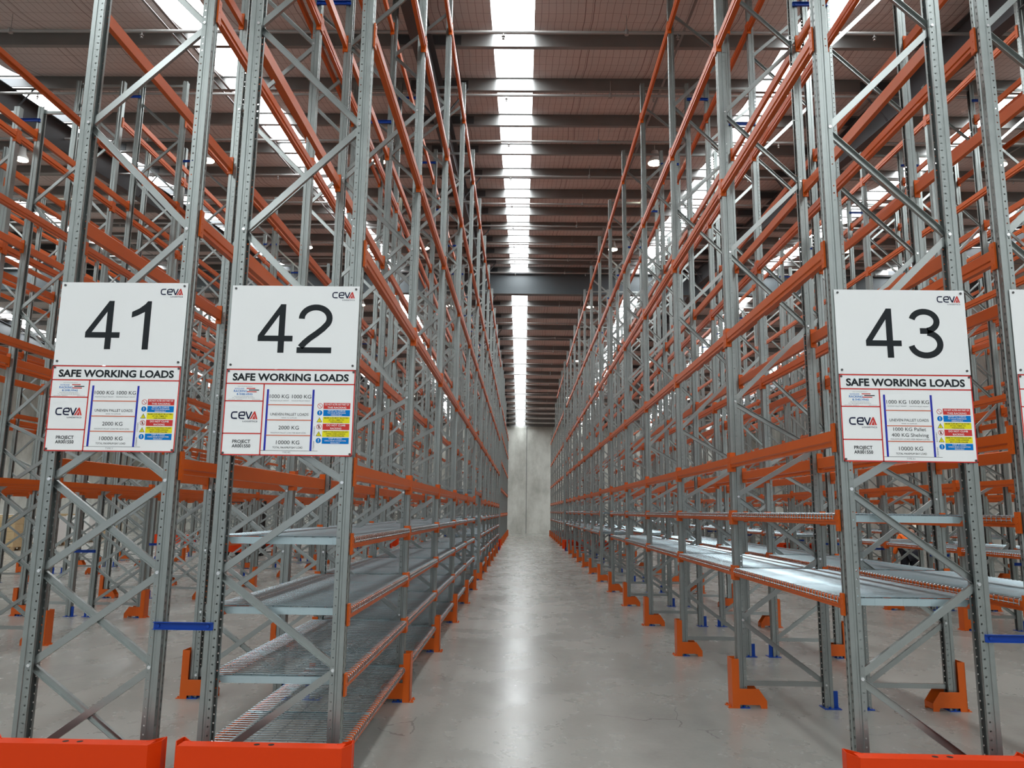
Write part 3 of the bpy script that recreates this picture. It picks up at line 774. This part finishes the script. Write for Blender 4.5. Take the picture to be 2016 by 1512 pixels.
def load_sign(x, z, ybo, typ, mid, dims, label):
    p = Print(); W, Hh = SW, SH2; r = .0075
    for a in ((0, 0, W, r), (0, Hh - r, W, Hh), (0, 0, r, Hh), (W - r, 0, W, Hh)): p.rect(SRED, *a)
    v1 = .093; p.rect(SRED, 0, v1 - .004, W, v1 + .004)
    u1 = .245; p.rect(SRED, u1 - .004, v1, u1 + .004, Hh)
    p.rect(SRED, 0, .200, u1, .2075); p.rect(SRED, 0, .405, u1, .4125)
    p.part = 'heading_lettering'; p.text(INK, 'SAFE WORKING LOADS', W / 2, .0725, .046, width=.735, bold=.034); p.part = 'supplier_print'
    # supplier cell
    p.text(SCYAN, 'RACKING', .098, .148, .014, width=.084, bold=.01); p.text(SCYAN, 'AUCKLAND', .09, .130, .009, width=.06); p.text(SCYAN, '& SHELVING', .125, .166, .013, width=.10, bold=.01)
    for i, (a, b, m_) in enumerate(((.135, .19, SRED), (.15, .215, INK), (.14, .20, SRED))): p.rect(m_, a, .121 + .0105 * i, b, .127 + .0105 * i)
    p.text(SGREY, 'RIGHT ADVICE AND RESULTS', .125, .114, .005); p.text(SGREY, 'THE ONE STOP RACKING SHOP', .12, .178, .005, width=.12); p.text(SGREY, '91 ROSEDALE ROAD', .12, .187, .005, width=.14); p.text(SGREY, 'email: sales           phone', .125, .1965, .005, width=.20)
    p.part = None; p.logo(.052, .275, .165)
    p.part = 'project_lettering'; p.text(INK, 'PROJECT', .125, .468, .021, width=.112, bold=.018); p.text(INK, 'AR001550', .125, .496, .021, width=.116, bold=.018)
    p.part = None
    # rack diagram
    ua, ub = .272, .560; va, vb = .128, .512
    for u in (ua, ub): p.rect(SBLUE, u - .0065, va, u + .0065, vb)
    for v in (.226, .322, .418): p.rect(SORG, ua + .004, v - .003, ub - .004, v + .003, 1)
    p.rect(INK, ua - .03, vb, ub + .045, vb + .002)
    um = (ua + ub) / 2
    p.part = 'load_lettering'; p.text(INK, '1000 KG 1000 KG', um, .184, .024, width=.262); p.text(SGREY, 'MAXIMUM PALLET WEIGHT', um - .068, .203, .0075, width=.118); p.text(SGREY, 'MAXIMUM PALLET WEIGHT', um + .068, .203, .0075, width=.118)
    p.text(INK, 'UNEVEN PALLET LOADS', um, .294, .0175, width=.24); p.text(SGREY, 'REFER TO SUPPLIER', um, .311, .007, width=.095)
    if len(mid) == 1:
        p.text(INK, mid[0], um, .381, .0245, width=.128); p.text(SGREY, 'MAXIMUM PALLET LOAD PER BEAM LEVEL', um, .406, .0085, width=.222)
    else:
        p.text(INK, mid[0], um, .353, .0225, width=.20); p.text(INK, mid[1], um, .389, .0225, width=.226); p.text(SGREY, 'MAXIMUM LOAD PER BEAM LEVEL', um, .409, .0095, width=.24)
    p.text(INK, '10000 KG', um, .473, .0245, width=.146); p.text(INK, 'TOTAL MAXIMUM BAY LOAD', um, .499, .0125, width=.188); p.text(SGREY, typ, um - .005, .529, .0105, width=.05)
    p.text(SGREY, dims[1], ub + .0225, .418, .010, rot=math.pi / 2, width=.056, align='LEFT'); p.text(SGREY, dims[0], ub + .0225, .508, .010, rot=math.pi / 2, width=.056, align='LEFT')
    p.part = None
    # notices
    rows = [(SRED, .205, ('DO NOT ALTER ANY PART OF', 'THIS RACKING'), 'no'), (SCYAN, .249, ('REPORT ALL DAMAGE', 'TO YOUR SUPERVISOR', 'IMMEDIATELY'), 'must'),
            (SYEL, .293, ('BEAM CLIPS MUST BE FITTED', 'AT ALL TIMES TO', 'THIS RACKING'), 'warn'), (SRED, .336, ('DO NOT CLIMB', 'RACKING'), 'no2'),
            (SYEL, .380, ('REFER TO THE DRAWING FOR SAFE', 'LOADS. OVER LOADING', 'MAY CAUSE FAILURE'), 'warn'), (SCYAN, .423, ('KEEP IT RIGID', 'CHECK BEAM CONNECTORS', 'REGULARLY'), 'must')]
    for ri, (m_, v, tx, ic) in enumerate(rows):
        hh = .0385; v += .006; u0, u1_ = .628, .796; p.part = 'notice_panel#%d' % ri
        p.rect(m_, u0, v, u1_, v + hh)
        tm = INK if m_ is SYEL else SIGN
        n_ = len(tx); ch = {1: .014, 2: .0115, 3: .0075}[n_]
        p.part = 'notice_lettering#%d' % ri
        for i, s in enumerate(tx):
            vs, fs = cap(s, ch, bold=.012, width=min(.152, .0098 * len(s) * ch / .0115))
            p.put(tm, [((u0 + u1_) / 2 + a, v + hh * (i + .5) / n_ + ch * .5 - b) for a, b in vs], fs, 2)
        p.part = 'notice_symbol#%d' % ri; ui, vi = .606, v + hh / 2
        if ic.startswith('no'):
            p.disc(SIGN, ui, vi, .015); p.ring(SRED, ui, vi, .0165, .0028, 1); p.line(SRED, (ui - .011, vi - .011), (ui + .011, vi + .011), .0028, 1)
            if ic == 'no2': p.rect(INK, ui - .004, vi - .009, ui + .003, vi + .01, 0)
        elif ic == 'must':
            p.disc(SCYAN, ui, vi, .0165); p.rect(SIGN, ui - .002, vi - .010, ui + .002, vi + .003, 1); p.disc(SIGN, ui, vi + .008, .0022, 1)
        else:
            p.poly(INK, [(ui - .0175, vi + .015), (ui, vi - .016), (ui + .0175, vi + .015)]); p.poly(SYEL, [(ui - .0135, vi + .0128), (ui, vi - .0115), (ui + .0135, vi + .0128)], 1)
            p.rect(INK, ui - .0013, vi - .004, ui + .0013, vi + .006, 2); p.disc(INK, ui, vi + .0095, .0014, 2, 8)
    p.part = None
    finish_board('safe_load_sign', p, W, Hh, (x, ybo, z), label, 'sign', 'safe working load signs', NAMES, [(.014, .014), (W - .014, .014), (.014, Hh - .014), (W - .014, Hh - .014)])
YSIGN = YF - .0085
for num, x, zt, typ, mid, dims, rk in (('41', -2.993, 3.125, 'TYPE Y', ['2000 KG'], ('2200MM', '1700MM'), '41'), ('42', -1.882, 3.113, 'TYPE HP2', ['2000 KG'], ('1700MM', '1700MM'), '42'),
                                 ('43', 1.967, 3.120, 'TYPE A1', ['1000 KG Pallet', '400 KG Shelving'], ('1300MM', '650MM'), '43'), (None, 3.075, 3.13, 'TYPE A1', ['1000 KG Pallet', '400 KG Shelving'], ('1300MM', '650MM'), '')):
    if num: l1 = 'white aisle number sign reading %s on the rack end' % num; l2 = 'safe working loads sign right below the number %s' % num
    else: l1 = 'white sign cut off by the right edge, upper board'; l2 = 'white sign cut off by the right edge, lower board'
    number_sign(num, x, zt, YSIGN, l1); load_sign(x, zt - SH1 - .002, YSIGN - .0012, typ, mid, dims, l2)

# ------------------------------------------------------------------ worker behind the racks
def skin_obj(name, pts, edges, m_, root_i=0, parent=None, sub=2):
    me = bpy.data.meshes.new(name); me.from_pydata([p[:3] for p in pts], edges, []); me.materials.append(m_)
    o = link(name, me, parent=parent)
    o.modifiers.new('skin', 'SKIN'); sv = me.skin_vertices[0].data
    for i, p in enumerate(pts):
        r = p[3]; sv[i].radius = r if isinstance(r, tuple) else (r, r); sv[i].use_root = i == root_i
    o.modifiers['skin'].use_smooth_shade = True
    sb = o.modifiers.new('sub', 'SUBSURF'); sb.levels = sb.render_levels = sub
    return o
def person(loc):
    # local frame: x right in the photo, y away from the camera, z up; bent forward, back to the camera
    J = dict(pel=(0, 0, .84), wst=(.03, .10, .98), chest=(.08, .23, 1.14), neck=(.16, .32, 1.25), hd0=(.24, .36, 1.30), hd1=(.33, .42, 1.38),
             shL=(-.09, .24, 1.19), elL=(-.20, .22, .93), wrL=(-.24, .33, .72), shR=(.25, .25, 1.18), elR=(.33, .38, .95), wrR=(.30, .56, .84),
             hipL=(-.09, 0, .80), knL=(-.12, .10, .46), anL=(-.12, .00, .09), toL=(-.14, .15, .04), hipR=(.09, 0, .80), knR=(.13, .12, .46), anR=(.15, .03, .09), toR=(.17, .18, .04))
    R_ = dict(pel=.12, wst=.115, chest=.13, neck=.052, hd0=.075, hd1=.085, shL=.062, elL=.043, wrL=.028, shR=.062, elR=.043, wrR=.028, hipL=.085, knL=.058, anL=.040, toL=.036, hipR=.085, knR=.058, anR=.040, toR=.036)
    names = list(J); pts = [J[n_] + (R_[n_],) for n_ in names]; ix = {n_: i for i, n_ in enumerate(names)}
    E_ = [('pel', 'wst'), ('wst', 'chest'), ('chest', 'neck'), ('neck', 'hd0'), ('hd0', 'hd1'), ('chest', 'shL'), ('shL', 'elL'), ('elL', 'wrL'), ('chest', 'shR'), ('shR', 'elR'), ('elR', 'wrR'),
          ('pel', 'hipL'), ('hipL', 'knL'), ('knL', 'anL'), ('anL', 'toL'), ('pel', 'hipR'), ('hipR', 'knR'), ('knR', 'anR'), ('anR', 'toR')]
    edges = [(ix[a], ix[b_]) for a, b_ in E_]
    # hands: palm, four unequal curled fingers and a thumb from the side of the palm
    for wr, d in (('wrL', Vector((-.08, .30, -.95))), ('wrR', Vector((-.10, .80, -.55)))):
        d.normalize(); w0 = Vector(J[wr]); side = d.cross(Vector((0, 1, .2))).normalized(); nrm = side.cross(d)
        pts.append(tuple(w0 + d * .055) + ((.032, .016),)); pa = len(pts) - 1; edges.append((ix[wr], pa))
        for q, ln in zip((-.027, -.009, .009, .027), (.062, .074, .070, .055)):
            a = w0 + d * .092 + side * q; b_ = a + d * ln * .55 + nrm * .008; c_ = b_ + d * ln * .40 + nrm * .026
            for k_, p_ in enumerate((a, b_, c_)):
                pts.append(tuple(p_) + (.0085 if k_ < 2 else .007,)); edges.append((pa if k_ == 0 else len(pts) - 2, len(pts) - 1))
        a = w0 + d * .045 + side * .038; b_ = a + d * .035 + side * .022 + nrm * .012
        for k_, p_ in enumerate((a, b_)):
            pts.append(tuple(p_) + (.0095,)); edges.append((pa if k_ == 0 else len(pts) - 2, len(pts) - 1))
    root = bpy.data.objects.new('person', None); COL.objects.link(root); root.location = loc
    tag(root, 'person in orange work shirt and white hard hat bending forward behind the right racks', 'person')
    body = skin_obj('body', pts, edges, SKIN, 0, root)
    def part(name, m_, keys, eds, extra, parent=root):
        P = [J[k_] + (R_[k_] + extra.get(k_, .016),) for k_ in keys]; I_ = {k_: i for i, k_ in enumerate(keys)}
        return skin_obj(name, P, [(I_[a], I_[b_]) for a, b_ in eds], m_, 0, parent)
    J['elL2'] = tuple(Vector(J['elL']).lerp(Vector(J['wrL']), .75)); R_['elL2'] = .034; J['elR2'] = tuple(Vector(J['elR']).lerp(Vector(J['wrR']), .75)); R_['elR2'] = .034
    part('work_shirt', HIVIS, ['chest', 'wst', 'shL', 'elL', 'elL2', 'shR', 'elR', 'elR2', 'pel'], [('chest', 'wst'), ('wst', 'pel'), ('chest', 'shL'), ('shL', 'elL'), ('elL', 'elL2'), ('chest', 'shR'), ('shR', 'elR'), ('elR', 'elR2')], {'chest': .03, 'wst': .04, 'pel': .02, 'elL2': .022, 'elR2': .022})
    part('trousers', NAVYCLOTH, ['pel', 'hipL', 'knL', 'anL', 'hipR', 'knR', 'anR'], [('pel', 'hipL'), ('hipL', 'knL'), ('knL', 'anL'), ('pel', 'hipR'), ('hipR', 'knR'), ('knR', 'anR')], {'pel': .045, 'hipL': .04, 'hipR': .04, 'knL': .03, 'knR': .03, 'anL': .03, 'anR': .03})
    for sd in 'LR': part('boot', BOOT, ['an' + sd, 'to' + sd], [('an' + sd, 'to' + sd)], {'an' + sd: .012, 'to' + sd: .004})
    # head wear, hair and face
    hm = MB().ellipsoid((0, 0, 0), (.125, .145, .115), 18, 8, zmin=-.05).tube([(0, 0, -.012), (0, .006, -.006), (0, .012, 0)], [.150, .150, .12], 20)
    hat = link('hard_hat', hm.mesh('hard_hat', HAT, True), (J['hd1'][0] + .01, J['hd1'][1] + .01, J['hd1'][2] + .03), parent=root); hat.rotation_euler = (math.radians(10), math.radians(10), 0)
    hr = link('hair', MB().ellipsoid((0, 0, 0), (.096, .098, .10), 14, 8).mesh('hair', HAIR, True), (J['hd1'][0] - .012, J['hd1'][1] - .018, J['hd1'][2] - .005), parent=root)
    f0 = Vector(J['hd1']) + Vector((.02, .075, -.05)); fm = MB().ellipsoid(tuple(f0), (.014, .026, .020), 8, 5)
    link('nose', fm.mesh('nose', SKIN, True), parent=root)
    for s in (-1, 1):
        link('ear', MB().ellipsoid((J['hd1'][0] + s * .088, J['hd1'][1] - .01, J['hd1'][2] - .05), (.012, .022, .032), 8, 5).mesh('ear', SKIN, True), parent=root)
        link('eye', MB().ellipsoid((f0.x + s * .032, f0.y - .008, f0.z + .028), (.011, .008, .007), 8, 5).mesh('eye', BLACKP, True), parent=root)
    link('mouth', MB().ellipsoid((f0.x, f0.y - .004, f0.z - .042), (.024, .006, .005), 8, 5).mesh('mouth', SRED, True), parent=root)
person((9.30, 18.95, .02))

# ------------------------------------------------------------------ goods and a truck far off on the left
pal = MB()
for i in range(7): pal.box(-.6 + i * .183, -.6 + i * .183 + .10, -.5, .5, .122, .144)
for y in (-.5, -.05, .4): pal.box(-.6, .6, y, y + .1, .10, .122); pal.box(-.6, .6, y, y + .1, 0, .022)
for x in (-.6, -.06, .48):
    for y in (-.5, -.05, .4): pal.box(x, x + .12, y, y + .1, .022, .10)
PAL_ME = pal.mesh('pallet', WOOD)
def goods_mb(nx, ny, nz, h):
    g = MB(); sx, sy = 1.14 / nx, .96 / ny
    for i in range(nx):
        for j in range(ny):
            for k_ in range(nz):
                x = -.57 + sx * i; y = -.48 + sy * j; z = .144 + h * k_; g.box(x + .004, x + sx - .004, y + .004, y + sy - .004, z, z + h - .006)
    return g
GOODS = [('carton_stack', goods_mb(3, 2, 4, .28).mesh('cartons', CARD), 'brown carton'), ('carton_stack', goods_mb(2, 2, 3, .30).mesh('cartons_low', CARD), 'low brown carton'), ('wrapped_goods', goods_mb(1, 1, 1, 1.1).mesh('wrapped', WRAP), 'white wrapped')]
spots = [(-19.6, 29.5, 0), (-21.3, 29.8, 2), (-23.2, 29.4, 1), (-20.3, 33.0, 2), (-22.2, 33.2, 0), (-24.2, 33.0, 1), (-21.0, 37.0, 2), (-23.0, 36.8, 0), (-25.2, 37.2, 2), (-22.0, 41.0, 1), (-24.4, 41.0, 0)]
WH = ['nearest line', 'nearest line', 'nearest line', 'second line', 'second line', 'second line', 'third line', 'third line', 'third line', 'last line', 'last line']
PL = ['right end', 'middle', 'left end', 'right end', 'middle', 'left end', 'right end', 'middle', 'left end', 'right end', 'left end']
for (x, y, g), wl, pl in zip(spots, WH, PL):
    r = bpy.data.objects.new('pallet_load', None); COL.objects.link(r); r.location = (x, y, 0); r.rotation_euler = (0, 0, random.uniform(-.04, .04))
    link('pallet', PAL_ME, parent=r); link(GOODS[g][0], GOODS[g][1], parent=r)
    tag(r, '%s pallet load beyond the left racks, %s, %s' % (GOODS[g][2], wl, pl), 'pallet load', 'pallet loads beyond the left racks')
def forklift(loc, rz):
    r = bpy.data.objects.new('forklift', None); COL.objects.link(r); r.location = loc; r.rotation_euler = (0, 0, rz)
    tag(r, 'orange red forklift parked in the left aisle beyond the shelving', 'forklift')
    c = MB().sweep([(-.95, .18), (-.95, .62), (-.80, .78), (-.35, .80), (-.30, .50), (.45, .46), (.55, .62), (.62, .62), (.62, .20)], (0, -.44, 0), (0, .44, 0), (1, 0, 0), (0, 0, 1))
    link('chassis', c.mesh('chassis', REDOR), parent=r)
    link('seat', MB().box(-.30, .12, -.24, .24, .50, .62).box(-.36, -.26, -.24, .24, .60, 1.02).mesh('seat', BLACKP), parent=r)
    og = MB()
    for s in (-1, 1): og.tube([(-.62, s * .38, .78), (-.55, s * .40, 1.88), (.25, s * .40, 1.90), (.58, s * .40, .62)], .025, 6)
    for i in range(7): og.tube([(-.55 + i * .135, -.40, 1.89), (-.55 + i * .135, .40, 1.89)], .014, 5)
    link('overhead_guard', og.mesh('overhead_guard', BLACKP), parent=r)
    ms = MB()
    for s in (-1, 1): ms.box(.66, .76, s * .28 - .04, s * .28 + .04, .08, 2.0)
    for z in (.3, 1.1, 1.95): ms.box(.67, .75, -.28, .28, z, z + .06)
    link('mast', ms.mesh('mast', BLACKP), parent=r)
    for s in (-1, 1):
        link('fork', MB().box(.76, .80, s * .2 - .05, s * .2 + .05, .06, .55).box(.76, 1.75, s * .2 - .05, s * .2 + .05, .06, .10).mesh('fork', BLACKP), parent=r)
        for x, q in ((.35, .24), (-.62, .20)):
            link('wheel', MB().tube([(x, s * .36, q), (x, s * .50, q)], q, 20).tube([(x, s * .50, q), (x, s * .505, q)], q * .55, 14).mesh('wheel', BLACKP), parent=r)
    st = MB().tube([(.42, 0, .55), (.20, 0, .95)], .02, 6); st.tube([(.20 + .0, .17 * math.cos(a), .95 + .17 * math.sin(a) * .5) for a in [i * math.pi / 8 for i in range(17)]], .012, 5)
    link('steering_wheel', st.mesh('steering_wheel', BLACKP), parent=r)
forklift((-9.9, 27.9, 0), math.radians(82))
